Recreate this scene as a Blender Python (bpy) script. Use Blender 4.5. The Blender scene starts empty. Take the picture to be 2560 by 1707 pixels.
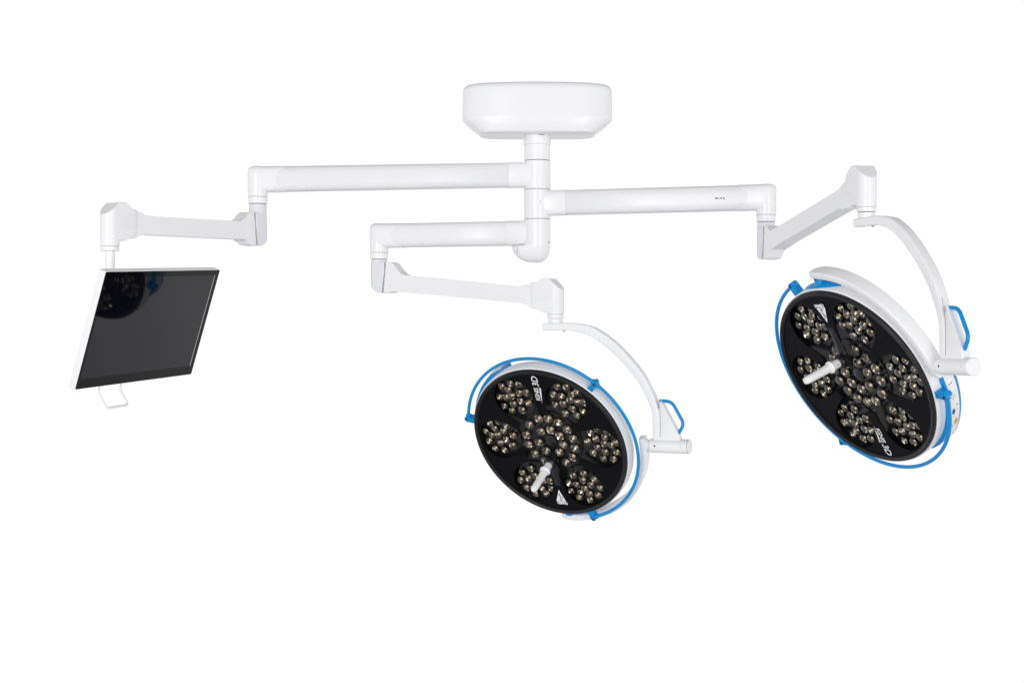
import bpy, bmesh, math, random
from mathutils import Vector, Matrix

random.seed(7)
S = bpy.context.scene
COL = S.collection
V = Vector
PI = math.pi

# ------------------------------------------------------------------ camera, world, lights, exposure
EYE = 1.70                      # eye height of the camera above the floor
DIST = 5.5                      # metres from the camera to the ceiling column
FPX = 3555.56                   # focal length in photo pixels (50 mm on a 36 mm sensor, 2560 px wide)
cam_d = bpy.data.cameras.new('camera'); cam = bpy.data.objects.new('camera', cam_d); COL.objects.link(cam)
cam_d.lens = 50; cam_d.sensor_width = 36; cam_d.clip_end = 200
cam.location = (0, -DIST, EYE); cam.rotation_euler = (PI / 2, 0, 0)
S.camera = cam

world = bpy.data.worlds.new('World'); S.world = world; world.use_nodes = True
nt = world.node_tree; nt.nodes.clear()
wo = nt.nodes.new('ShaderNodeOutputWorld'); bg = nt.nodes.new('ShaderNodeBackground')
tc = nt.nodes.new('ShaderNodeTexCoord'); sp = nt.nodes.new('ShaderNodeSeparateXYZ')
mr = nt.nodes.new('ShaderNodeMapRange'); rp = nt.nodes.new('ShaderNodeValToRGB')
mr.inputs['From Min'].default_value = -1; mr.inputs['From Max'].default_value = 1
nt.links.new(tc.outputs['Generated'], sp.inputs[0]); nt.links.new(sp.outputs['Z'], mr.inputs['Value'])
nt.links.new(mr.outputs[0], rp.inputs[0]); nt.links.new(rp.outputs[0], bg.inputs[0]); nt.links.new(bg.outputs[0], wo.inputs[0])
# a white studio: bright all round at eye level, a dimmer floor and ceiling
stops = [(0.0, (.40, .40, .43)), (0.235, (.46, .46, .49)), (0.335, (1, 1, 1)), (0.645, (1, 1, 1)), (0.74, (.36, .36, .38)), (1.0, (.20, .20, .22))]
el = rp.color_ramp.elements
while len(el) > 1: el.remove(el[0])
el[0].position = stops[0][0]; el[0].color = (*stops[0][1], 1)
for p, c in stops[1:]:
    e = el.new(p); e.color = (*c, 1)
bg.inputs['Strength'].default_value = 1.04

def area(name, loc, target, sx, sy, power, col=(1, 1, 1)):
    d = bpy.data.lights.new(name, 'AREA'); d.shape = 'RECTANGLE'; d.size = sx; d.size_y = sy; d.energy = power; d.color = col
    o = bpy.data.objects.new(name, d); COL.objects.link(o); o.location = loc
    o.rotation_euler = (V(target) - V(loc)).to_track_quat('-Z', 'Y').to_euler()
    return o
area('softbox_light', (-3.6, -9.8, 2.5), (0, 0, 1.8), 2.0, 2.8, 240)
area('softbox_light', (4.6, -9.2, 2.1), (0.3, 0, 1.7), 1.5, 2.6, 150)
S.cycles.use_denoising = True
S.view_settings.view_transform = 'Standard'; S.view_settings.look = 'None'
S.view_settings.exposure = 0; S.view_settings.gamma = 1; S.view_settings.use_curve_mapping = False

# ------------------------------------------------------------------ materials
def mat(name, col, rough=.4, metal=0., spec=.5, coat=0., bump=0., bscale=400., var=0.):
    m = bpy.data.materials.new(name); m.use_nodes = True
    n = m.node_tree; b = n.nodes['Principled BSDF']
    b.inputs['Base Color'].default_value = (*col, 1); b.inputs['Roughness'].default_value = rough
    b.inputs['Metallic'].default_value = metal; b.inputs['Specular IOR Level'].default_value = spec
    b.inputs['Coat Weight'].default_value = coat; b.inputs['Coat Roughness'].default_value = .08
    if bump or var:
        t = n.nodes.new('ShaderNodeTexCoord')
    if bump:
        z = n.nodes.new('ShaderNodeTexNoise'); z.inputs['Scale'].default_value = bscale; z.inputs['Detail'].default_value = 3
        u = n.nodes.new('ShaderNodeBump'); u.inputs['Strength'].default_value = bump; u.inputs['Distance'].default_value = .0006
        n.links.new(t.outputs['Object'], z.inputs['Vector']); n.links.new(z.outputs['Fac'], u.inputs['Height']); n.links.new(u.outputs[0], b.inputs['Normal'])
    if var:
        z2 = n.nodes.new('ShaderNodeTexNoise'); z2.inputs['Scale'].default_value = 9; z2.inputs['Detail'].default_value = 5
        q = n.nodes.new('ShaderNodeMapRange'); q.inputs['To Min'].default_value = max(.02, rough - var); q.inputs['To Max'].default_value = rough + var
        n.links.new(t.outputs['Object'], z2.inputs['Vector']); n.links.new(z2.outputs['Fac'], q.inputs['Value']); n.links.new(q.outputs[0], b.inputs['Roughness'])
    return m

def clear(name, amount, col=(1, 1, 1)):
    """thin clear glass: lets light straight through, mirrors a little more at grazing angles"""
    m = bpy.data.materials.new(name); m.use_nodes = True; n = m.node_tree; n.nodes.clear()
    o = n.nodes.new('ShaderNodeOutputMaterial'); x = n.nodes.new('ShaderNodeMixShader')
    t = n.nodes.new('ShaderNodeBsdfTransparent'); g = n.nodes.new('ShaderNodeBsdfGlossy'); f = n.nodes.new('ShaderNodeFresnel')
    k = n.nodes.new('ShaderNodeMath'); k.operation = 'MULTIPLY'; k.inputs[1].default_value = amount
    t.inputs[0].default_value = (*col, 1); g.inputs['Roughness'].default_value = .03; f.inputs[0].default_value = 1.5
    ge = n.nodes.new('ShaderNodeNewGeometry'); iv = n.nodes.new('ShaderNodeMath'); iv.operation = 'SUBTRACT'; iv.inputs[0].default_value = 1
    k2 = n.nodes.new('ShaderNodeMath'); k2.operation = 'MULTIPLY'; k2.use_clamp = True
    n.links.new(ge.outputs['Backfacing'], iv.inputs[1]); n.links.new(f.outputs[0], k.inputs[0]); n.links.new(k.outputs[0], k2.inputs[0]); n.links.new(iv.outputs[0], k2.inputs[1]); n.links.new(k2.outputs[0], x.inputs[0]); n.links.new(t.outputs[0], x.inputs[1]); n.links.new(g.outputs[0], x.inputs[2])
    n.links.new(x.outputs[0], o.inputs[0]); return m

M = dict(
    white=mat('white_enamel', (.86, .86, .865), .30, spec=.45, var=.06),
    shell=mat('white_plastic', (.84, .84, .85), .36, spec=.4, var=.06),
    tube=mat('tube_enamel', (.80, .80, .81), .33, spec=.45, var=.06),
    grey=mat('grey_white_plastic', (.76, .76, .80), .42, spec=.4, var=.06),
    seam=mat('seam_grey', (.42, .42, .45), .6),
    dark=mat('black_screw_metal', (.02, .02, .02), .4),
    blue=mat('blue_powder_coat', (.0, .265, .64), .28, spec=.3, coat=.0, var=.05),
    deepblue=mat('dark_blue_plastic', (.01, .09, .30), .4),
    bezel=mat('black_rubber_trim', (.012, .012, .013), .38, spec=.3),
    mask=mat('black_printed_panel', (.006, .006, .007), .4, spec=.05),
    tray=mat('smoked_plastic', (.012, .012, .0125), .2, spec=.4),
    socket=mat('gloss_black_plastic', (.008, .008, .009), .14, spec=.45),
    glass=clear('cover_glass', .10),
    dome=clear('lens_glass', 1.9, (.96, .96, .93)),
    bright=mat('reflector_painted_glint', (.85, .82, .76), .10, metal=1),  # sparkle in the lens cups, put into the metal colour of single facets
    dim=mat('reflector_painted_dark', (.055, .048, .038), .10, metal=1),  # same cup metal, coloured dark between the painted glints
    warm=mat('reflector_painted_warm', (.30, .235, .155), .16, metal=1),  # the chip's warm reflection on the cup wall, put into the colour
    rim=mat('lens_rim', (.16, .155, .15), .15, metal=1),
    chip=mat('yellow_phosphor', (1.0, .74, .42), .25, metal=.25, spec=.6),
    print=mat('white_print', (.86, .86, .86), .5, spec=.2),
    handle=mat('white_handle_plastic', (.88, .88, .88), .33, spec=.45),
    screen=mat('black_screen_glass', (.003, .003, .006), .03, spec=.27),
    border=mat('black_glass_border', (.003, .003, .004), .05, spec=.13),
    orange=mat('orange_button', (.75, .33, .03), .4),
    ink=mat('dark_ink', (.06, .06, .07), .5),
)

# ------------------------------------------------------------------ object helpers
W = {}                                           # world matrix of everything linked
def link(name, data, world_m, parent=None):
    o = bpy.data.objects.new(name, data); COL.objects.link(o)
    W[o] = world_m
    if parent:
        o.parent = parent; o.matrix_basis = W[parent].inverted() @ world_m
    else:
        o.matrix_basis = world_m
    return o
def thing(name, label, cat, world_m, group=None):
    o = link(name, None, world_m); o.empty_display_size = .05
    o['label'] = label; o['category'] = cat
    if group: o['group'] = group
    return o
def mesh(name, bm, mats, smooth=35):
    bmesh.ops.recalc_face_normals(bm, faces=bm.faces)
    me = bpy.data.meshes.new(name); bm.to_mesh(me); bm.free()
    for m in (mats if isinstance(mats, (list, tuple)) else [mats]): me.materials.append(M[m])
    if smooth:
        me.shade_smooth(); me.set_sharp_from_angle(angle=math.radians(smooth))
    return me
def part(name, bm, mats, world_m, parent, smooth=35):
    return link(name, mesh(name, bm, mats, smooth), world_m, parent)
def frame(o, x, y, z):
    return Matrix(((x[0], y[0], z[0], o[0]), (x[1], y[1], z[1], o[1]), (x[2], y[2], z[2], o[2]), (0, 0, 0, 1)))
T = Matrix.Translation
def up(p): return V((p[0], p[1], p[2] + EYE))

# ------------------------------------------------------------------ shape helpers (all add to a bmesh)
def lathe(bm, prof, seg=48, mi=0, m=Matrix()):
    rings = []
    for r, z in prof:
        if r < 1e-6: rings.append([bm.verts.new(m @ V((0, 0, z)))])
        else: rings.append([bm.verts.new(m @ V((r * math.cos(2 * PI * i / seg), r * math.sin(2 * PI * i / seg), z))) for i in range(seg)])
    for a, b in zip(rings, rings[1:]):
        for i in range(seg):
            j = (i + 1) % seg
            vs = [a[i], a[j], b[j], b[i]] if len(a) > 1 and len(b) > 1 else ([a[0], b[j], b[i]] if len(a) == 1 else [a[i], a[j], b[0]])
            f = bm.faces.new(vs); f.material_index = mi
def cyl(bm, r, z0, z1, ch=.0015, seg=40, mi=0, m=Matrix()):
    lathe(bm, [(0, z0), (r - ch, z0), (r, z0 + ch), (r, z1 - ch), (r - ch, z1), (0, z1)], seg, mi, m)
def prism(bm, pts, h0, h1, bev=.003, mi=0, m=Matrix(), seg=2):
    """outline (x, y) extruded from z = h0 to h1 with rounded edges"""
    a = [bm.verts.new(m @ V((x, y, h0))) for x, y in pts]; b = [bm.verts.new(m @ V((x, y, h1))) for x, y in pts]
    n = len(pts); fs = [bm.faces.new(a), bm.faces.new(b[::-1])]
    for i in range(n): fs.append(bm.faces.new([a[i], b[i], b[(i + 1) % n], a[(i + 1) % n]]))
    for f in fs: f.material_index = mi
    if bev:
        es = list({e for f in fs[:2] for e in f.edges})
        bmesh.ops.bevel(bm, geom=es, offset=bev, segments=seg, affect='EDGES', profile=.6)
def smooth_path(pts, n=8):
    pts = [V(p) for p in pts]; out = []
    for i in range(len(pts) - 1):
        p0 = pts[max(i - 1, 0)]; p1 = pts[i]; p2 = pts[i + 1]; p3 = pts[min(i + 2, len(pts) - 1)]
        for k in range(n):
            t = k / n
            out.append(.5 * ((2 * p1) + (p2 - p0) * t + (2 * p0 - 5 * p1 + 4 * p2 - p3) * t * t + (3 * p1 - p0 - 3 * p2 + p3) * t ** 3))
    out.append(pts[-1]); return out
def fillet(pts, r, n=6):
    """polyline with rounded corners"""
    pts = [V(p) for p in pts]; out = [pts[0]]
    for a, b, c in zip(pts, pts[1:], pts[2:]):
        d = min(r, (b - a).length * .45, (c - b).length * .45); p = b + (a - b).normalized() * d; q = b + (c - b).normalized() * d
        for k in range(n + 1):
            t = k / n; out.append(p * (1 - t) ** 2 + b * 2 * t * (1 - t) + q * t * t)
    out.append(pts[-1]); return out
def tube(bm, path, r, seg=14, mi=0, cap=True):
    """round tube along a path; r may be a list"""
    n = len(path); rr = r if isinstance(r, list) else [r] * n
    tan = [(path[min(i + 1, n - 1)] - path[max(i - 1, 0)]).normalized() for i in range(n)]
    u = tan[0].orthogonal().normalized(); rings = []
    for i in range(n):
        u = (u - tan[i] * u.dot(tan[i])).normalized(); w = tan[i].cross(u)
        rings.append([bm.verts.new(path[i] + rr[i] * (u * math.cos(2 * PI * k / seg) + w * math.sin(2 * PI * k / seg))) for k in range(seg)])
    for a, b in zip(rings, rings[1:]):
        for k in range(seg):
            f = bm.faces.new([a[k], a[(k + 1) % seg], b[(k + 1) % seg], b[k]]); f.material_index = mi
    if cap:
        for ring in (rings[0], rings[-1]): bm.faces.new(ring).material_index = mi
def loft(bm, rings, mi=0, caps=True):
    vs = [[bm.verts.new(p) for p in r] for r in rings]; n = len(vs[0])
    for a, b in zip(vs, vs[1:]):
        for k in range(n): bm.faces.new([a[k], a[(k + 1) % n], b[(k + 1) % n], b[k]]).material_index = mi
    if caps:
        bm.faces.new(vs[0]).material_index = mi; bm.faces.new(vs[-1]).material_index = mi
def roundrect(hw, hh, r, n=5):
    out = []
    for cx, cy, a0 in ((hw - r, hh - r, 0), (-hw + r, hh - r, 90), (-hw + r, -hh + r, 180), (hw - r, -hh + r, 270)):
        for k in range(n + 1):
            a = math.radians(a0 + 90 * k / n); out.append((cx + r * math.cos(a), cy + r * math.sin(a)))
    return out
def squircle(hw, hh, p=3.6, n=40):
    out = []
    for k in range(n):
        a = 2 * PI * k / n; c, s = math.cos(a), math.sin(a)
        out.append((hw * math.copysign(abs(c) ** (2 / p), c), hh * math.copysign(abs(s) ** (2 / p), s)))
    return out
def arc(cx, cy, r, a0, a1, n=10):
    return [(cx + r * math.cos(math.radians(a0 + (a1 - a0) * k / n)), cy + r * math.sin(math.radians(a0 + (a1 - a0) * k / n))) for k in range(n + 1)]
def text_bm(bm, body, size, m, mi=0, shear=0., weight=0., space=1.):
    """lettering as flat, slightly thick geometry"""
    c = bpy.data.curves.new('t', 'FONT'); c.body = body; c.size = size; c.shear = shear; c.offset = weight; c.space_character = space
    c.extrude = .0002; c.resolution_u = 3
    o = bpy.data.objects.new('t', c); me = o.to_mesh()
    base = len(bm.verts); vs = [bm.verts.new(m @ v.co) for v in me.vertices]
    for p in me.polygons:
        try: bm.faces.new([vs[i] for i in p.vertices]).material_index = mi
        except ValueError: pass
    xs = [v.co.x for v in me.vertices]
    o.to_mesh_clear(); bpy.data.objects.remove(o); bpy.data.curves.remove(c)
    return (min(xs), max(xs)) if xs else (0, 0)

# ================================================================== CEILING MOUNT
HUB = (.0975, 0.0)                                # column axis
px_z = lambda p: (853.5 - p) * DIST / FPX         # height (from the eye) of a photo row at the column
mount = thing('ceiling_mount', 'wide white ceiling canopy with slanted ends and a short thick column below it', 'ceiling mount', T(up((*HUB, px_z(340)))))
MW = T(up((*HUB, 0)))
bm = bmesh.new()
zt, zw, zb = .986, .851, .7937                    # top, where the end bevels start, underside
def can_ring(z, hw, hd, p, n=128): return [V((x, y, z)) for x, y in squircle(hw, hd, p, n)]
rings = [can_ring(zt, .20, .06, 2.4), can_ring(zt, .262, .094, 2.4)]
for k in range(1, 9):
    a = k * PI / 16; rings.append(can_ring(zt - .026 + .026 * math.cos(a), .262 + .027 * math.sin(a), .094 + .026 * math.sin(a), 2.5))
rings += [can_ring(.91, .2895, .121, 2.6), can_ring(zw + .007, .290, .121, 2.8), can_ring(zw + .002, .2893, .121, 2.85), can_ring(zw - .004, .2845, .1205, 2.95), can_ring(zw - .03, .256, .116, 3.4), can_ring(zb + .008, .228, .108, 4.4), can_ring(zb + .003, .2235, .105, 4.6), can_ring(zb, .216, .098, 4.6)]
loft(bm, rings)
part('canopy', bm, 'white', MW, mount, 40)
bm = bmesh.new(); cyl(bm, .0535, px_z(364), zb + .02, .002); cyl(bm, .0505, px_z(403) + .0012, px_z(364), .001)
col_o = part('column', bm, 'white', MW, mount)
bm = bmesh.new(); prism(bm, roundrect(.011, .003, .0029), 0, .0012, .0004, m=MW.inverted() @ T(up((HUB[0] + .016, -.0515, px_z(341)))) @ Matrix.Rotation(PI / 2, 4, 'X') @ Matrix.Rotation(.3, 4, 'Y'))
part('slot_screw', bm, 'seam', MW, col_o)

# ================================================================== HORIZONTAL SUPPORT ARMS
AW, AH = .037, .0475                              # half width / half height of the extruded arm
def support_arm(label, end, zc0, zc1, hub_top, hub_bot, drop_bot, dome=False, screw=None, tip=None):
    """arm from its hub on the column to its elbow; the elbow's sleeve points down to drop_bot"""
    e = V((end[0], end[1], 0)); h = V((HUB[0], HUB[1], 0)); d = e - h; L = d.length; d = d.normalized(); side = V((-d.y, d.x, 0))
    root = thing('support_arm', label, 'support arm', T(up((*HUB, zc0))), 'horizontal arms on the ceiling column')
    F = frame(up((*HUB, 0)), d, side, V((0, 0, 1)))
    zc = lambda u: zc0 + (zc1 - zc0) * u / L
    def ring(u, hw, hh, bend=0.):
        r = []
        for y, z in squircle(hw, hh):
            r.append(V((u + bend * (1 - (z / hh) ** 2), y, zc(u) + z)))
        return r
    # hub
    bm = bmesh.new(); cyl(bm, .0515, hub_bot + .0012, hub_top - .0012, .0018, 56)
    lathe(bm, [(.0500, hub_bot - .0013), (.0500, hub_bot + .003)], 48, 1)
    part('hub', bm, ['white', 'seam'], F, root)
    # casting next to the hub, 1 mm proud of the tube
    bm = bmesh.new(); u1 = .118
    loft(bm, [ring(.02, AW + .0012, AH + .0012), ring(u1 - .0012, AW + .0012, AH + .0012), ring(u1, AW + .0004, AH + .0004)])
    part('hub_casting', bm, 'white', F, root, 50)
    # tube
    bm = bmesh.new(); loft(bm, [ring(u1 - .02, AW - .001, AH - .001), ring(u1 + .001, AW - .001, AH - .001), ring(u1 + .003, AW, AH), ring(L * .5, AW, AH), ring(L - .05, AW, AH)])
    tb = part('tube', bm, 'tube', F, root, 50)
    # elbow casting: horns above and below the tube, round nose, sleeve down
    bm = bmesh.new(); R = AW + .0012; rings = [ring(L - .105, AW - .0008, AH - .0008, .042), ring(L - .105, AW + .0012, AH + .0012, .042), ring(L - .02, R, AH + .0012)]
    for k in range(0, 10):
        a = k / 9 * PI / 2 * .985; x = math.sin(a) * R; w = math.cos(a) * R
        top = AH + .0012 - .016 * (1 - math.cos(a)) ** 1.2
        rr = []
        for y, z in squircle(max(w, .001), AH + .0012): rr.append(V((L + x, y, zc(L) + (z * top / AH if z > 0 else z))))
        rings.append(rr)
    loft(bm, rings)
    Fe = T(V((L, 0, 0)))
    cyl(bm, R - .001, drop_bot + .027, zc(L) - AH + .03, .001, 40, m=Fe)
    part('elbow', bm, 'white', F, root, 40)
    bm = bmesh.new(); cyl(bm, R - .0022, drop_bot + .0012, drop_bot + .0262, .0012, 40, m=Fe)
    part('collar', bm, 'white', F, root)
    if dome:                                       # rounded bottom cover reaching out under the arm
        bm = bmesh.new(); rings = []
        zt_, depth = hub_bot + .006, px_z(616) - px_z(657.5)
        for k in range(0, 12):
            a = k / 11 * PI / 2 * .99; c = math.cos(a) ** .8; z = zt_ - depth * math.sin(a)
            r = .0508 * c; back = .052 * c
            rr = [V((r * math.cos(t), r * math.sin(t), z)) for t in [(-.5 + j / 20) * PI for j in range(21)]]
            rr = [V((-p.x, p.y, p.z)) for p in rr]
            far = [V((back + r * .94 * math.cos(t), r * .94 * math.sin(t), z)) for t in [(.5 - j / 20) * PI for j in range(21)]]
            rings.append(rr + far)
        loft(bm, rings)
        dc = part('bottom_cover', bm, 'shell', F, root, 60)
        bm = bmesh.new(); tube(bm, [V((.068, .0455 * (1 if side.y < 0 else -1) * 1.0, zt_ - .002)), V((.068, .0415 * (1 if side.y < 0 else -1), zt_ - .028))], .0011, 8)
        part('cover_seam', bm, 'seam', F, dc)
    if screw:
        for ang, z, r in screw:
            bm = bmesh.new(); q = V((math.cos(ang) * .0512, math.sin(ang) * .0512, z))
            m = F.inverted() @ T(up((*HUB, 0)) + q) @ q.to_3d().normalized().to_track_quat('Z', 'Y').to_matrix().to_4x4()
            m = F.inverted() @ T(up((HUB[0] + q.x, HUB[1] + q.y, z))) @ V((q.x, q.y, 0)).to_track_quat('Z', 'Y').to_matrix().to_4x4()
            cyl(bm, r, -.001, .0008, .0003, 14, m=m); part('grub_screw', bm, 'dark', F, root)
    return root, F, L, tb

E_MON, E_RIGHT, E_MID = (-.947, -.20), (.943, -.22), (-.5294, .17)
def rowz(p, y): return (853.5 - p) * (DIST + y) / FPX
support_arm('longest white horizontal arm, topmost on the column, reaching left towards the monitor', E_MON, px_z(437.5), rowz(449.5, -.2), px_z(403), px_z(475), rowz(511, -.2), screw=[(-.10, px_z(463), .0035)])
_, F2, L2, tube2 = support_arm('white horizontal arm reaching right from the column, printed with a load limit', E_RIGHT, px_z(509), rowz(494, -.22), px_z(475), px_z(549), rowz(556, -.22), screw=[(-PI / 2 + .2, px_z(507), .0018)])
support_arm('short white horizontal arm, lowest on the column, with a rounded cover below its hub', E_MID, px_z(583), rowz(590, .17), px_z(549), px_z(619), rowz(649, .17), dome=True, screw=[(-.55, px_z(607), .0032)])
# load limit printed on the right-hand arm
bm = bmesh.new(); mt = Matrix.Translation((L2 - .185, -AW - .0004, (px_z(509) + rowz(494, -.22)) / 2 - .004)) @ Matrix.Rotation(PI / 2, 4, 'X')
text_bm(bm, 'Max. 27 kg', .0085, mt, 0, weight=.0002)
part('load_marking', bm, 'ink', F2, tube2, 0)

# ================================================================== SPRING ARMS
def spring_arm(label, a, b, za, zb, top_a, bot_b, sag):
    """a: root axis under an elbow, b: axis of the head's spindle; za/zb pivot heights; top_a: top of the root; bot_b: foot of the spindle"""
    A = V((a[0], a[1], 0)); d = V((b[0] - a[0], b[1] - a[1], 0)); L = d.length; d.normalize(); side = V((-d.y, d.x, 0))
    root = thing('spring_arm', label, 'spring arm', T(up((a[0], a[1], top_a))), 'sprung arms with round end joints')
    # local frame: x along the arm, y up, z across
    F = frame(up((a[0], a[1], 0)), d, V((0, 0, 1)), d.cross(V((0, 0, 1))))
    Rz = Matrix.Rotation(-PI / 2, 4, 'X')          # local z axis -> local y (for upright cylinders)
    def plan_loft(bm, z0, z1, u0, u1, hw, lo_round, cl, ch, edge=.003):
        """upright body: plan outline with one round end, cut back to cl(z) .. ch(z) at every height"""
        out = []
        if lo_round:
            out += [(u0 + hw - hw * math.cos(t), -hw * math.sin(t)) for t in [(-.5 + k / 28) * PI for k in range(29)]]
            out += [(u1 - .006 + .006 * math.sin(t), -hw + .006 - .006 * math.cos(t)) for t in [k / 4 * PI / 2 for k in range(5)]]
            out += [(u1 - .006 + .006 * math.cos(t), hw - .006 + .006 * math.sin(t)) for t in [k / 4 * PI / 2 for k in range(5)]]
        else:
            out += [(u1 - hw + hw * math.cos(t), hw * math.sin(t)) for t in [(-.5 + k / 28) * PI for k in range(29)]]
            out += [(u0 + .006 - .006 * math.sin(t), hw - .006 + .006 * math.cos(t)) for t in [k / 4 * PI / 2 for k in range(5)]]
            out += [(u0 + .006 - .006 * math.cos(t), -hw + .006 - .006 * math.sin(t)) for t in [k / 4 * PI / 2 for k in range(5)]]
        N = 64; zs = [z0 + (z1 - z0) * k / N for k in range(N + 1)]; rings = []
        def ring(z, e):
            lo, hi = cl(z) + e, ch(z) - e; k = (hw - e) / hw
            return [V((min(max(u, lo), hi), z, y * k)) for u, y in out]
        rings = [[V((p.x, z0 + edge * (1 - math.cos(t)), p.z)) for p in ring(z0 + edge, edge * (1 - math.sin(t)))] for t in [k / 4 * PI / 2 for k in range(5)]]
        rings += [ring(z, 0) for z in zs if z0 + edge < z < z1 - edge]
        rings += [[V((p.x, z1 - edge * (1 - math.cos(t)), p.z)) for p in ring(z1 - edge, edge * (1 - math.sin(t)))] for t in [(4 - k) / 4 * PI / 2 for k in range(5)]]
        loft(bm, rings)
    # root housing (grey): upright block, round towards the outside, with a round lower heel
    bm = bmesh.new(); hr = .060
    heel = lambda z: -.0335 if z > za - .0665 + hr else -.0335 + hr - math.sqrt(max(0, hr * hr - (z - (za - .0665 + hr)) ** 2)) * .98
    plan_loft(bm, za - .0665, za + .055, -.0335, .0445, .0335, True, heel, lambda z: .0430 - max(0, za + .015 - z) * .14)
    part('root_housing', bm, 'grey', F, root, 32)
    bm = bmesh.new(); cyl(bm, .0328, za + .04, top_a - .0008, .0012, 40, m=Matrix(((1, 0, 0, 0), (0, 0, 1, 0), (0, -1, 0, 0), (0, 0, 0, 1))))
    part('swivel_sleeve', bm, 'grey', F, root)
    # beam: one flat-sided casting, flared at the root joint and at the head
    bc = lambda u: za - sag + (zb - .008 - za + sag) * u / L
    o = [(.0345, za - .0665), (.066, za - .0665), (.072, za - .0640), (.077, za - .0585), (.084, min(bc(.084) - .0345, za - .050)), (.100, bc(.100) - .0330), (.20, bc(.20) - .0325), (L - .135, bc(L - .135) - .0325), (L - .115, bc(L - .115) - .0355), (L - .100, bc(L - .100) - .0405), (L - .088, bc(L - .088) - .0470), (L - .06, bc(L - .06) - .050),
         (L - .06, bc(L - .06) + .052), (L - .088, bc(L - .088) + .0490), (L - .100, bc(L - .100) + .0420), (L - .115, bc(L - .115) + .0355), (L - .135, bc(L - .135) + .0320), (L - .18, bc(L - .18) + .0305), (.135, bc(.135) + .0320), (.118, max(bc(.118) + .0335, za + .0075)), (.104, max(bc(.104) + .036, za + .018)), (.092, za + .034), (.082, za + .047), (.075, za + .0525), (.066, za + .055), (.0460, za + .055), (.0458, za + .012)]
    bm = bmesh.new(); prism(bm, o, -.0285, .0285, .004, seg=3)
    part('beam', bm, 'shell', F, root, 30)
    # head: flat round joint that turns into an upright round sleeve with a slanted top
    bm = bmesh.new(); c = L - .024; rd = .064
    plan_loft(bm, zb - .0635, zb + .0635, c - rd, L + .0325, .0325, False, lambda z: c - math.sqrt(max(0, rd * rd - (z - zb) ** 2)), lambda z: L + .0325 - max(0, z - zb - .020) * 1.06)
    part('head_housing', bm, 'shell', F, root, 32)
    bm = bmesh.new(); Y = Matrix(((1, 0, 0, L), (0, 0, 1, 0), (0, -1, 0, 0), (0, 0, 0, 1)))
    cyl(bm, .0318, bot_b + .0158, zb + .014, .0015, 48, m=Y)
    part('spindle_sleeve', bm, 'white', F, root)
    bm = bmesh.new(); cyl(bm, .0305, bot_b + .0006, bot_b + .0152, .0012, 48, m=Y)
    part('retaining_collar', bm, 'white', F, root)
    # thin parting line where the root cover meets the beam
    bm = bmesh.new()
    for y in (-.0287, .0287): tube(bm, [V((.0452, za + .0535, y)), V((.0455, za + .012, y)), V((.0352, za - .065, y))], .0008, 6)
    part('cover_seam', bm, 'seam', F, root)
    return root

MON_AX = (-1.3316, -.79)
GL = V((.1627, -.188, -.350)); GR = V((1.1287, -.9724, -.0845))     # gimbal centres of the lamps
spring_arm('white spring arm on the far left, carrying the black monitor', E_MON, MON_AX, rowz(571, -.2), rowz(553, -.79), rowz(511, -.2), rowz(628, -.79), .012)
spring_arm('white spring arm in the middle, sloping down to the lower lamp', E_MID, (GL.x, GL.y), rowz(691, .17), rowz(738.5, -.188), rowz(649, .17), .0545 + .031, .022)
spring_arm('white spring arm on the far right, rising steeply to the higher lamp', E_RIGHT, (GR.x, GR.y), rowz(605, -.22), rowz(462, -.97), rowz(556, -.22), .380 + .031, .018)

# ================================================================== SURGICAL LAMPS
def lens_mesh(kind, r, seed):
    rnd = random.Random(seed); bm = bmesh.new()
    cr = .0046 if kind == 'petal' else .0054; d = .011; seg = 14
    def rg(rad, z, off=0): return [bm.verts.new((rad * math.cos(2 * PI * (i + off) / seg), rad * math.sin(2 * PI * (i + off) / seg), z)) for i in range(seg)]
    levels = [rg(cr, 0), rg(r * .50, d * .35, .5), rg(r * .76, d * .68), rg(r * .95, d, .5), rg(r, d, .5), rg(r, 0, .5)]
    choice = ([2, 1, 1, 2, 1, 0], [1, 2, 1, 1, 1, 1, 0], [1, 1, 1, 0, 1, 1, 1, 1], [3], [3])  # facet tones drawn at random, bright ones stand in for glints
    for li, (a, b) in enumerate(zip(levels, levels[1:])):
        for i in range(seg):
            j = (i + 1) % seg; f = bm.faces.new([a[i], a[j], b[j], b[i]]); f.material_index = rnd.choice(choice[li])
    # phosphor chip under its small round lens
    prev = levels[0]
    for k in range(1, 5):
        q = k / 4 * PI / 2
        cc = rg(cr * math.cos(q) ** .6, .0070 * math.sin(q)) if k < 4 else [bm.verts.new((0, 0, .0070))]
        for i in range(seg):
            j = (i + 1) % seg
            f = bm.faces.new([prev[i], prev[j], cc[j], cc[i]] if k < 4 else [prev[i], prev[j], cc[0]]); f.material_index = 4; f.smooth = True
        prev = cc
    # glass dome
    n = 24; prev = None
    for k in range(6):
        a = k / 5 * PI / 2
        ring = [bm.verts.new((r * .985 * math.cos(a) * math.cos(2 * PI * i / n), r * .985 * math.cos(a) * math.sin(2 * PI * i / n), d + .0004 + r * .42 * math.sin(a))) for i in range(n)] if k < 5 else [bm.verts.new((0, 0, d + .0004 + r * .42))]
        if prev:
            for i in range(n):
                j = (i + 1) % n
                f = bm.faces.new([prev[i], prev[j], ring[j], ring[i]] if len(ring) > 1 else [prev[i], prev[j], ring[0]]); f.material_index = 5; f.smooth = True
        prev = ring
    me = bpy.data.meshes.new('lens'); bm.to_mesh(me); bm.free()
    for m in ('bright', 'dim', 'warm', 'rim', 'chip', 'dome'): me.materials.append(M[m])
    return me
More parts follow.
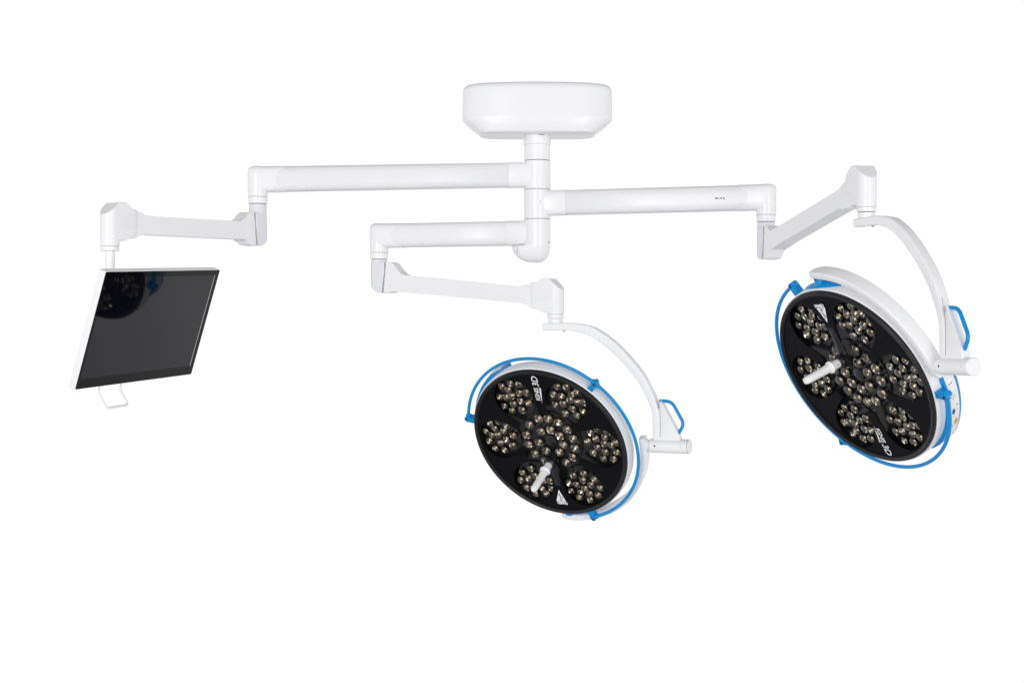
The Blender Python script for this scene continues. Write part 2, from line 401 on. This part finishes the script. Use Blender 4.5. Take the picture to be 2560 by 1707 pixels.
PETAL = [(.175, .055), (.206, .071), (.244, .061), (.157, .014), (.193, .030), (.230, .038), (.222, .010), (.191, -.008), (.250, .007), (.273, .022), (.169, -.033), (.220, -.026), (.268, -.021), (.208, -.055), (.248, -.053)]
CENTRE = [(.1, a) for a in (107, 84, 60, 36, 12, -12, -38, -62, -116, -142, -167, 168, 138)] + [(.052, a) for a in (128, 78, 33, -12, -58, -122, -170)]
LENS = {}
def lens_of(kind, i):
    k = (kind, i % 4)
    if k not in LENS: LENS[k] = lens_mesh(kind, .0156 if kind == 'petal' else .0188, i % 4 + (10 if kind == 'petal' else 20))
    return LENS[k]
def petal_r(th):
    """edge of the clear window: central circle joined to six round lobes"""
    d = (math.degrees(th) + 30) % 60 - 30; rc, cd = .083, .212; s = cd * math.sin(math.radians(abs(d)))
    base = .128
    if s < rc: return max(base, cd * math.cos(math.radians(d)) + math.sqrt(rc * rc - s * s))
    return base
HEAD = {}
def head_mesh(key, fn, mats, smooth=35):
    if key not in HEAD:
        bm = bmesh.new(); fn(bm); HEAD[key] = mesh(key, bm, mats, smooth)
    return HEAD[key]

def b_housing(bm):
    lathe(bm, [(.300, -.010), (.3135, -.0095), (.3165, -.012), (.3185, -.03), (.3185, -.052), (.3165, -.062), (.310, -.072), (.296, -.081), (.26, -.089), (.20, -.095), (.10, -.099), (0, -.100)], 128)
def b_bezel(bm):
    lathe(bm, [(.2955, -.006), (.2960, -.0005), (.2975, .0005), (.2985, -.0008), (.300, .0008), (.3035, .0028), (.3085, .0024), (.3115, -.0005), (.3125, -.004), (.3125, -.0092), (.2955, -.0092), (.2955, -.006)], 128)
def b_mask(bm):
    n = 360; a, b, c, d = [], [], [], []
    for i in range(n):
        t = 2 * PI * i / n; r = petal_r(t)
        a.append(bm.verts.new((.2962 * math.cos(t), .2962 * math.sin(t), -.0036))); b.append(bm.verts.new((r * math.cos(t), r * math.sin(t), -.0036)))
        c.append(bm.verts.new((r * math.cos(t), r * math.sin(t), -.0085))); d.append(bm.verts.new((.2962 * math.cos(t), .2962 * math.sin(t), -.0085)))
    for i in range(n):
        j = (i + 1) % n
        for p, q in ((a, b), (b, c), (c, d)): bm.faces.new([p[i], p[j], q[j], q[i]])
def b_tray(bm):
    lathe(bm, [(.2955, -.009), (.2955, -.036), (.10, -.036), (0, -.036)], 96)
def b_glass(bm):
    lathe(bm, [(0, -.0012), (.2957, -.0012)], 96)
def b_module(bm):
    """lobe-shaped lens carrier with a raised edge, along +x"""
    pts = arc(.212, 0, .0795, -140, 140, 26) + [(.138, .030), (.128, .012), (.134, 0), (.128, -.012), (.138, -.030)]
    prism(bm, pts, -.0355, -.0285, .0012, seg=1)
def b_core(bm):
    cyl(bm, .1235, -.0355, -.0295, .0012, 64)
    lathe(bm, [(.0, -.020), (.018, -.020), (.022, -.0225), (.024, -.0297)], 36)
    lathe(bm, [(.0, -.0185), (.006, -.0185), (.007, -.0197)], 20)
def b_rail(bm):
    pts = [V((.348 * math.cos(math.radians(a)), .348 * math.sin(math.radians(a)), -.025)) for a in [-72 + 240.5 * k / 110 for k in range(111)]]
    tube(bm, pts, .0062, 14)
def b_clamp(bm):
    """bracket along +x: block on the housing, ring round the rail, dark bolt"""
    prism(bm, [(.316, -.011), (.341, -.0095), (.350, -.010)] + arc(.350, 0, .010, -80, 80, 8) + [(.341, .0095), (.316, .011)], -.040, -.012, .002, m=Matrix())
    m = T(V((.348, 0, -.025))) @ Matrix.Rotation(PI / 2, 4, 'X')
    cyl(bm, .0102, -.0165, .0165, .0025, 24, 0, m)
    cyl(bm, .0048, -.0125, -.0085, .0008, 16, 1, T(V((.351, 0, 0))))
def b_saddle(bm):
    """blue saddle under the swivel, curved with the rim, at local -90 degrees"""
    rows = []
    n = 24
    for i in range(n + 1):
        s = -1 + 2 * i / n; a = math.radians(-90 + 16 * s); hw = .0245 * max(0.03, 1 - abs(s) ** 2.2)
        col = []
        for j in range(9):
            t = -1 + j / 4; bul = .0075 * (1 - t * t) * (1 - abs(s) ** 2.5) + .001
            r = .3185 + bul; col.append(V((r * math.cos(a), r * math.sin(a), -.040 + hw * t)))
        col += [V((.312 * math.cos(a), .312 * math.sin(a), -.040 + hw)), V((.312 * math.cos(a), .312 * math.sin(a), -.040 - hw))]
        rows.append(col)
    loft(bm, rows)
    lathe(bm, [(.030, 0), (.024, .004), (.019, .011), (.018, .02)], 32, 0, T(V((0, -.320, -.044))) @ Matrix.Rotation(PI / 2, 4, 'X'))
def b_boss(bm):
    cyl(bm, .0165, 0, .022, .001, 32, 0, T(V((0, -.330, -.052))) @ Matrix.Rotation(PI / 2, 4, 'X'))
PAN0, PAN1 = 118, 183
def pan_sec(a, k):
    """cross-section of the control panel wedge at local angle a; k tapers the ends"""
    c, s = math.cos(math.radians(a)), math.sin(math.radians(a)); o = .0155 * k
    return [V(((r) * c, (r) * s, z)) for r, z in ((.312, -.043), (.3185 + o * .8, -.0455), (.3185 + o, -.0965), (.3165 + o, -.101), (.300, -.101), (.296, -.078))]
def b_panel(bm):
    rows = []
    for i in range(41):
        u = i / 40; a = PAN0 + (PAN1 - PAN0) * u; k = min(1, math.sin(PI * min(u, 1 - u) / .24 / 2 if min(u, 1 - u) < .24 else PI / 2)) * .8 + .2
        rows.append(pan_sec(a, k))
    loft(bm, rows)
def pan_pt(u, v, lift):
    a = PAN0 + (PAN1 - PAN0) * u; m = min(u, 1 - u); k = (math.sin(PI * m / .48) if m < .24 else 1) * .8 + .2
    p = pan_sec(a, k); q = p[1].lerp(p[2], v); c, s = math.cos(math.radians(a)), math.sin(math.radians(a))
    return q + V((c, s, .06)) * lift
def b_keypad(bm):
    rows = []
    for i in range(41):
        u = .05 + .90 * i / 40; rows.append([pan_pt(u, .14, .0002), pan_pt(u, .14, .0012), pan_pt(u, .84, .0012), pan_pt(u, .84, .0002)])
    loft(bm, rows)
def pan_patch(bm, u, v, du, dv, lift=.0022, mi=0):
    n = 10; c = bm.verts.new(pan_pt(u, v, lift + .0006)); vs = [bm.verts.new(pan_pt(u + du * math.cos(2 * PI * k / n), v + dv * math.sin(2 * PI * k / n), lift)) for k in range(n)]
    ws = [bm.verts.new(pan_pt(u + du * math.cos(2 * PI * k / n), v + dv * math.sin(2 * PI * k / n), .0008)) for k in range(n)]
    for k in range(n):
        j = (k + 1) % n; bm.faces.new([vs[k], vs[j], c]).material_index = mi; bm.faces.new([ws[k], ws[j], vs[j], vs[k]]).material_index = mi
def b_icons(bm):
    for u, v in ((.80, .3), (.80, .42), (.80, .54), (.68, .22), (.66, .38), (.68, .48), (.58, .62), (.58, .70), (.54, .62), (.40, .22), (.38, .3), (.36, .38), (.22, .45), (.20, .55), (.24, .64)):
        pan_patch(bm, u, v, .006, .035, .0016)
def b_socket(bm):
    lathe(bm, [(.0, -.004), (.0265, -.004), (.026, .004), (.024, .010), (.0225, .016), (.0235, .018), (.0235, .023), (.021, .027), (.018, .031), (.0, .031)], 36, 0, T(V((0, -.070, 0))))
def b_bracket(bm):
    rows = []
    for k in range(17):
        u = k / 16; y = -.050 - .135 * u; w = .022 - .011 * u; h = .017 * (1 - u) ** 1.4 * (1 if k else .5) + .0012
        rows.append([V((w * math.cos(t * PI / 10), y, -.002 + h * math.sin(t * PI / 10))) for t in range(11)] + [V((-w, y, -.0035)), V((w, y, -.0035))])
    loft(bm, rows)
def b_stick(bm):
    lathe(bm, [(.0, .029), (.0135, .029), (.0145, .031), (.0145, .056), (.0155, .057), (.0190, .060), (.0205, .063), (.0195, .067), (.0155, .071), (.0139, .076), (.0134, .110), (.0127, .148), (.0119, .166), (.0094, .1715), (.0, .173)], 36, 0, T(V((0, -.070, 0))))
    cyl(bm, .002, 0, .0015, .0003, 10, 1, T(V((-.0140, -.070, .044))) @ Matrix.Rotation(-PI / 2, 4, 'Y') @ Matrix.Identity(4))
def b_letters(bm):
    base = frame((.0, 0, -.0004), V((0, 1, 0)), V((-1, 0, 0)), V((0, 0, 1)))
    text_bm(bm, 'IGNIS', .0245, base @ T(V((.1865, -.0075, 0))) @ Matrix.Diagonal((.92, 1, 1, 1)), 0, .12, .0003, .96)
    text_bm(bm, '3D', .036, base @ T(V((.2445, -.0135, 0))) @ Matrix.Diagonal((.98, 1, 1, 1)), 0, .22, .0002, .98)
    a = [(.176, .0120), (.2415, .0205), (.2415, .0118), (.215, .0118)]
    vs = [bm.verts.new((x, y, .0000)) for y, x in a]; f = bm.faces.new(vs); f.material_index = 0
    for y in (.2290, .2335, .2375):
        vs = [bm.verts.new((x, yy, .0003)) for x, yy in ((.0134, y), (.0172, y), (.0172, y + .0022), (.0134, y + .0022))]; bm.faces.new(vs).material_index = 1
def b_emblem(bm):
    z = .0000
    vs = [bm.verts.new(p) for p in ((-.0205, -.2555, z), (.0205, -.2555, z), (0.0005, -.203, z), (-.0005, -.203, z))]; bm.faces.new(vs)
    base = frame((.0, 0, -.0002), V((-1, 0, 0)), V((0, -1, 0)), V((0, 0, 1)))
    # five letters spread over the base of the triangle
    text_bm(bm, 'FAMED', .0155, base @ T(V((-.0245, .2572, 0))) @ Matrix.Diagonal((.93, 1, 1, 1)), 0, 0, .0005, .92)
    def stroke(pts, w):
        pts = [V((p[0], p[1], 0)) for p in pts]; L, R_ = [], []
        for i, p in enumerate(pts):
            t = (pts[min(i + 1, len(pts) - 1)] - pts[max(i - 1, 0)]).normalized(); nrm = V((-t.y, t.x, 0)) * w / 2
            L.append(bm.verts.new((p.x + nrm.x, p.y + nrm.y, .0004))); R_.append(bm.verts.new((p.x - nrm.x, p.y - nrm.y, .0004)))
        for i in range(len(pts) - 1): bm.faces.new([L[i], L[i + 1], R_[i + 1], R_[i]]).material_index = 1
    stroke([(0, -.255), (0, -.222)], .0022)
    stroke([(-.0085, -.2485), (.0085, -.2485)], .0022)
    stroke([(.004, -.243), (.0095, -.240), (.0085, -.234), (0, -.2315), (-.0058, -.2275), (-.004, -.2225), (.0015, -.2205), (.0022, -.216)], .0020)

def surgical_lamp(label, c, n, t, yaw_a, G, dz_k, top_z, hand):
    n = n.normalized(); t = (t - n * t.dot(n)).normalized(); x = t.cross(n)
    MH = frame(up(c), x, t, n)                     # head frame: x, y (towards the lettering), z = out of the face
    Gy = V((G.x, G.y, G.z + dz_k))
    root = thing('surgical_lamp', label, 'surgical lamp', T(up((G.x, G.y, top_z + .016))), 'surgical lamps')
    put = lambda name, key, fn, mats, par=root, m=MH, sm=35: link(name, head_mesh(key, fn, mats, sm), m, par)
    # ---- outer yoke: quarter arc in the vertical plane through yaw_a
    a = V((math.cos(yaw_a), -math.sin(yaw_a), 0)); zz = V((0, 0, 1)); FY = frame(up((G.x, G.y, 0)), a, zz, a.cross(zz))
    prof = [(-.0471, .0547), (.02, .0545), (.0695, .0540), (.1129, .0470), (.1509, .0360), (.2155, -.0040), (.2779, -.0600), (.3335, -.1229), (.3642, -.1721), (.3886, -.2252), (.3990, -.2700), (.4008, -.3450)]
    h0, h1 = .0545, -.376; kz = (top_z - Gy.z) / (h0 - h1)
    yp = lambda s, h: (s, Gy.z + (h - h1) * kz)
    path = smooth_path([V((*yp(s, h), 0)) for s, h in prof[1:]], 6); path = [V((*yp(-.0471, .0545), 0)), V((*yp(-.03, .0545), 0))] + path
    bm = bmesh.new(); rows = []
    for i, p in enumerate(path):
        tg = (path[min(i + 1, len(path) - 1)] - path[max(i - 1, 0)]).normalized(); nr = V((-tg.y, tg.x, 0))
        u = i / (len(path) - 1); hh = .0135 + .0045 * math.sin(PI * min(1, u * 1.15)) ** 1.5
        rows.append([p + nr * q + V((0, 0, w)) for w, q in roundrect(.0185, hh, .0055, 4)])
    loft(bm, rows)
    yk = part('outer_yoke', bm, 'white', FY, root, 40)
    bm = bmesh.new(); cyl(bm, .0275, yp(0, .0545)[1] + .012, top_z + .0295, .002, 40, m=Matrix(((1, 0, 0, 0), (0, 0, 1, 0), (0, -1, 0, 0), (0, 0, 0, 1))))
    part('mounting_boss', bm, 'white', FY, root)
    bm = bmesh.new(); cyl(bm, .004, -.004, .003, .001, 12, m=T(V((.034, yp(.034, .0545)[1] - .0155, 0))) @ Matrix.Rotation(PI / 2, 4, 'X')); part('stop_screw', bm, 'seam', FY, yk)
    bm = bmesh.new(); prism(bm, [yp(*p) for p in [(.4175, -.2095), (.4225, -.2215), (.4780, -.3190), (.4900, -.3450), (.4900, -.3560), (.3900, -.3560), (.3900, -.3000), (.405, -.26)]], -.0155, .0155, .004, seg=3)
    part('yoke_web', bm, 'white', FY, root)
    bm = bmesh.new(); tube(bm, smooth_path([V((*yp(*p), .0162 * hand)) for p in [(.399, -.185), (.411, -.225), (.4158, -.262), (.4162, -.345)]], 6), .0009, 6)
    part('web_seam', bm, 'seam', FY, yk)
    bm = bmesh.new(); tube(bm, fillet([V((*yp(*p), 0)) for p in [(.4085, -.2135), (.4550, -.2165), (.5010, -.2960), (.4800, -.3300)]], .022), .0062, 16)
    part('grip_handle', bm, 'blue', FY, root)
    # pivot hub
    yk_ = Gy.z; bm = bmesh.new(); ax = Matrix(((0, 0, 1, 0), (0, 1, 0, yk_), (-1, 0, 0, 0), (0, 0, 0, 1)))
    cyl(bm, .0262, .376, .5165, .0015, 48, 0, ax)
    hb = part('pivot_hub', bm, 'white', FY, root)
    bm = bmesh.new(); cyl(bm, .0268, .5175, .5235, .003, 48, 0, ax); part('end_cap', bm, 'white', FY, hb)
    bm = bmesh.new(); cyl(bm, .0215, .352, .3752, .001, 40, 0, ax); part('pivot_pin', bm, 'shell', FY, hb)
    for s in (.398, .497):
        bm = bmesh.new(); cyl(bm, .0034 if s < .4 else .0018, -.001, .0006, .0002, 14, 0, T(V((s, yk_, .0262 * hand))) @ (Matrix() if hand > 0 else Matrix.Rotation(PI, 4, 'X')))
        part('grub_screw', bm, 'dark' if s < .4 else 'seam', FY, hb)
    # ---- inner yoke: quarter arc from the pivot to the swivel at local -y, behind the face
    gc = up(Gy) ; gh = MH @ V((0, 0, -.052))
    P0 = gc + a * .350; P1 = gh - t * .352
    cen = (gc + gh) / 2; r0 = P0 - cen; r1 = P1 - cen; nn = r0.cross(r1).normalized()
    if nn.dot(n) < 0: nn = -nn
    bm = bmesh.new(); rows = []; N = 44; om = r0.angle(r1); over = .10
    for i in range(N + 1):
        th = -over + (om + 2 * over) * i / N
        p = cen + (r0 * math.sin(om - th) + r1 * math.sin(th)) / math.sin(om)
        tg = ((r0 * -math.cos(om - th) + r1 * math.cos(th))).normalized(); rad = tg.cross(nn)
        e = min(i, N - i); ta = min(1, .62 + .38 * math.sqrt(min(1, e / 4)))
        hw = .0235 * ta; hh = .0125 * (.75 + .25 * ta)
        rows.append([p + nn * w + rad * q for w, q in roundrect(hw, hh, .0052, 4)])
    loft(bm, rows)
    part('inner_yoke', bm, 'white', Matrix(), root, 40)
    # ---- head
    hs = put('housing', 'housing', b_housing, 'shell')
    put('bezel', 'bezel', b_bezel, 'bezel')
    put('black_mask', 'black_mask', b_mask, 'mask')
    put('lens_tray', 'lens_tray', b_tray, 'tray')
    for k in range(6):
        R = MH @ Matrix.Rotation(k * PI / 3, 4, 'Z')
        md = put('lens_module', 'lens_module', b_module, 'tray', root, R)
        for i, (px, py) in enumerate(PETAL):
            s = -1 if k % 2 else 1
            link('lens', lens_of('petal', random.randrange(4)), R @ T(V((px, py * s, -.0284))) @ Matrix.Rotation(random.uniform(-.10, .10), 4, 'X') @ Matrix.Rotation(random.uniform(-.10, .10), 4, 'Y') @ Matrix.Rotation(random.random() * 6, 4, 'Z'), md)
    cm = put('centre_module', 'centre_module', b_core, 'tray')
    for i, (r, ang) in enumerate(CENTRE):
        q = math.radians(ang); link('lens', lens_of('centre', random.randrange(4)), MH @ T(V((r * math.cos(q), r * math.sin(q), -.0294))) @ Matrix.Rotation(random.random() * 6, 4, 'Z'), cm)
    put('front_glass', 'front_glass', b_glass, 'glass')
    put('model_lettering', 'model_lettering', b_letters, ['print', 'mask'], sm=0)
    put('maker_emblem', 'maker_emblem', b_emblem, ['print', 'mask'], sm=0)
    put('handle_bracket', 'handle_bracket', b_bracket, 'socket')
    tilt = MH @ T(V((0, -.070, .012))) @ Matrix.Rotation(math.radians(7.5), 4, 'X') @ T(V((0, .070, -.012)))
    sh = put('sterile_handle', 'sterile_handle', b_stick, ['handle', 'dark'], root, tilt)
    put('handle_socket', 'handle_socket', b_socket, 'socket', sh, tilt)
    rl = put('handle_rail', 'handle_rail', b_rail, 'blue')
    for ang in (168, 48.5, -71):
        put('rail_clamp', 'rail_clamp', b_clamp, ['blue', 'dark'], rl, MH @ Matrix.Rotation(math.radians(ang), 4, 'Z'))
    sd = put('swivel_saddle', 'swivel_saddle', b_saddle, 'blue'); put('swivel_pin', 'swivel_pin', b_boss, 'shell', sd)
    pn = put('control_panel', 'control_panel', b_panel, 'blue')
    put('keypad', 'keypad', b_keypad, 'print', pn)
    put('button', 'orange_button', lambda bm: pan_patch(bm, .40, .62, .035, .14), 'orange', pn)
    put('button', 'blue_button', lambda bm: pan_patch(bm, .53, .34, .03, .12), 'deepblue', pn)
    put('keypad_symbols', 'keypad_symbols', b_icons, 'ink', pn)
    return root

surgical_lamp('lower round surgical lamp in the middle, triangular emblem at the bottom of its face', V((.13514, -.23488, -.37965)), V((-.4446, -.75716, -.47859)), V((-.20102, -.43633, .87704)), math.radians(24.8), GL, -.026, .0545, 1)
surgical_lamp('higher round surgical lamp on the far right, triangular emblem at the top of its face', V((1.08139, -.99756, -.11576)), V((-.76222, -.40522, -.50479)), V((.4557, .21793, -.86305)), math.radians(69.5), GR, .013, .380, 1)

# ================================================================== MONITOR
KM = .925; c = V((-1.2746 * KM, -DIST + (DIST - .47) * KM, .0527 * KM)); n = V((.87892, -.33229, -.34219)); e1 = V((.37206, .92652, .05593)); e2 = V((.29846, -.17648, .93797))
n.normalize(); e1 = (e1 - n * e1.dot(n)).normalized(); e2 = n.cross(e1)
FM = frame(up(c), e1, e2, n)
mon = thing('monitor', 'black flat monitor in a white case, tilted down at the far left, switched off', 'monitor', T(up((*MON_AX, rowz(628, -.79)))))
FS = FM @ Matrix.Scale(KM, 4)
HWm, HHm = .3354, .2096
bm = bmesh.new(); prism(bm, roundrect(HWm, HHm, .006, 4), -.029, -.0012, .0025, seg=3); case = part('case', bm, 'white', FS, mon)
bm = bmesh.new(); prism(bm, roundrect(.16, .12, .012, 4), -.046, -.0285, .004); part('rear_box', bm, 'shell', FS, case)
bm = bmesh.new()
ax0, ax1, ay0, ay1 = -.3215, .3095, -.172, .187
o = [bm.verts.new((x, y, 0)) for x, y in roundrect(HWm - .0022, HHm - .0022, .005, 4)]
ow = [bm.verts.new((x, y, -.0013)) for x, y in roundrect(HWm - .0022, HHm - .0022, .005, 4)]
for k in range(len(o)): bm.faces.new([o[k], o[(k + 1) % len(o)], ow[(k + 1) % len(o)], ow[k]])
inn = [bm.verts.new((x, y, 0)) for x, y in ((ax0, ay0), (ax1, ay0), (ax1, ay1), (ax0, ay1))]
es = [bm.edges.get((o[k], o[(k + 1) % len(o)])) for k in range(len(o))] + [bm.edges.new((inn[k], inn[(k + 1) % 4])) for k in range(4)]
bmesh.ops.triangle_fill(bm, edges=es, use_beauty=True)
part('screen_border', bm, 'border', FS, mon, 0)
bm = bmesh.new(); prism(bm, [(ax0, ay0), (ax1, ay0), (ax1, ay1), (ax0, ay1)], -.0010, -.0002, 0); part('screen', bm, 'screen', FS, mon, 0)
bm = bmesh.new(); prism(bm, [(ax1 - .0012, ay0), (ax1 + .0006, ay0), (ax1 + .0006, ay1), (ax1 - .0012, ay1)], -.0002, .0003, 0); part('edge_strip', bm, 'grey', FS, mon, 0)
bm = bmesh.new(); hp = [(-.187, -.205, -.015), (-.187, -.238, -.012), (-.187, -.276, .037), (-.068, -.276, .037), (-.068, -.238, -.012), (-.068, -.205, -.015)]
tube(bm, fillet([V(p) for p in hp], .014), .0043, 12); part('carry_handle', bm, 'white', FS, mon)
# pole from the spring arm and the bracket behind the case
bm = bmesh.new(); zt, zb_ = rowz(628, -.79), c.z - .01; P = T(up((*MON_AX, 0)))
cyl(bm, .0165, zb_, zt + .012, .001, 32); part('pole', bm, 'white', P, mon)
bm = bmesh.new(); back = P.inverted() @ (FM @ V((0, 0, -.044))); tube(bm, [V((0, 0, c.z)), back], .022, 20); cyl(bm, .027, c.z - .035, c.z + .03, .003); part('tilt_bracket', bm, 'shell', P, mon)
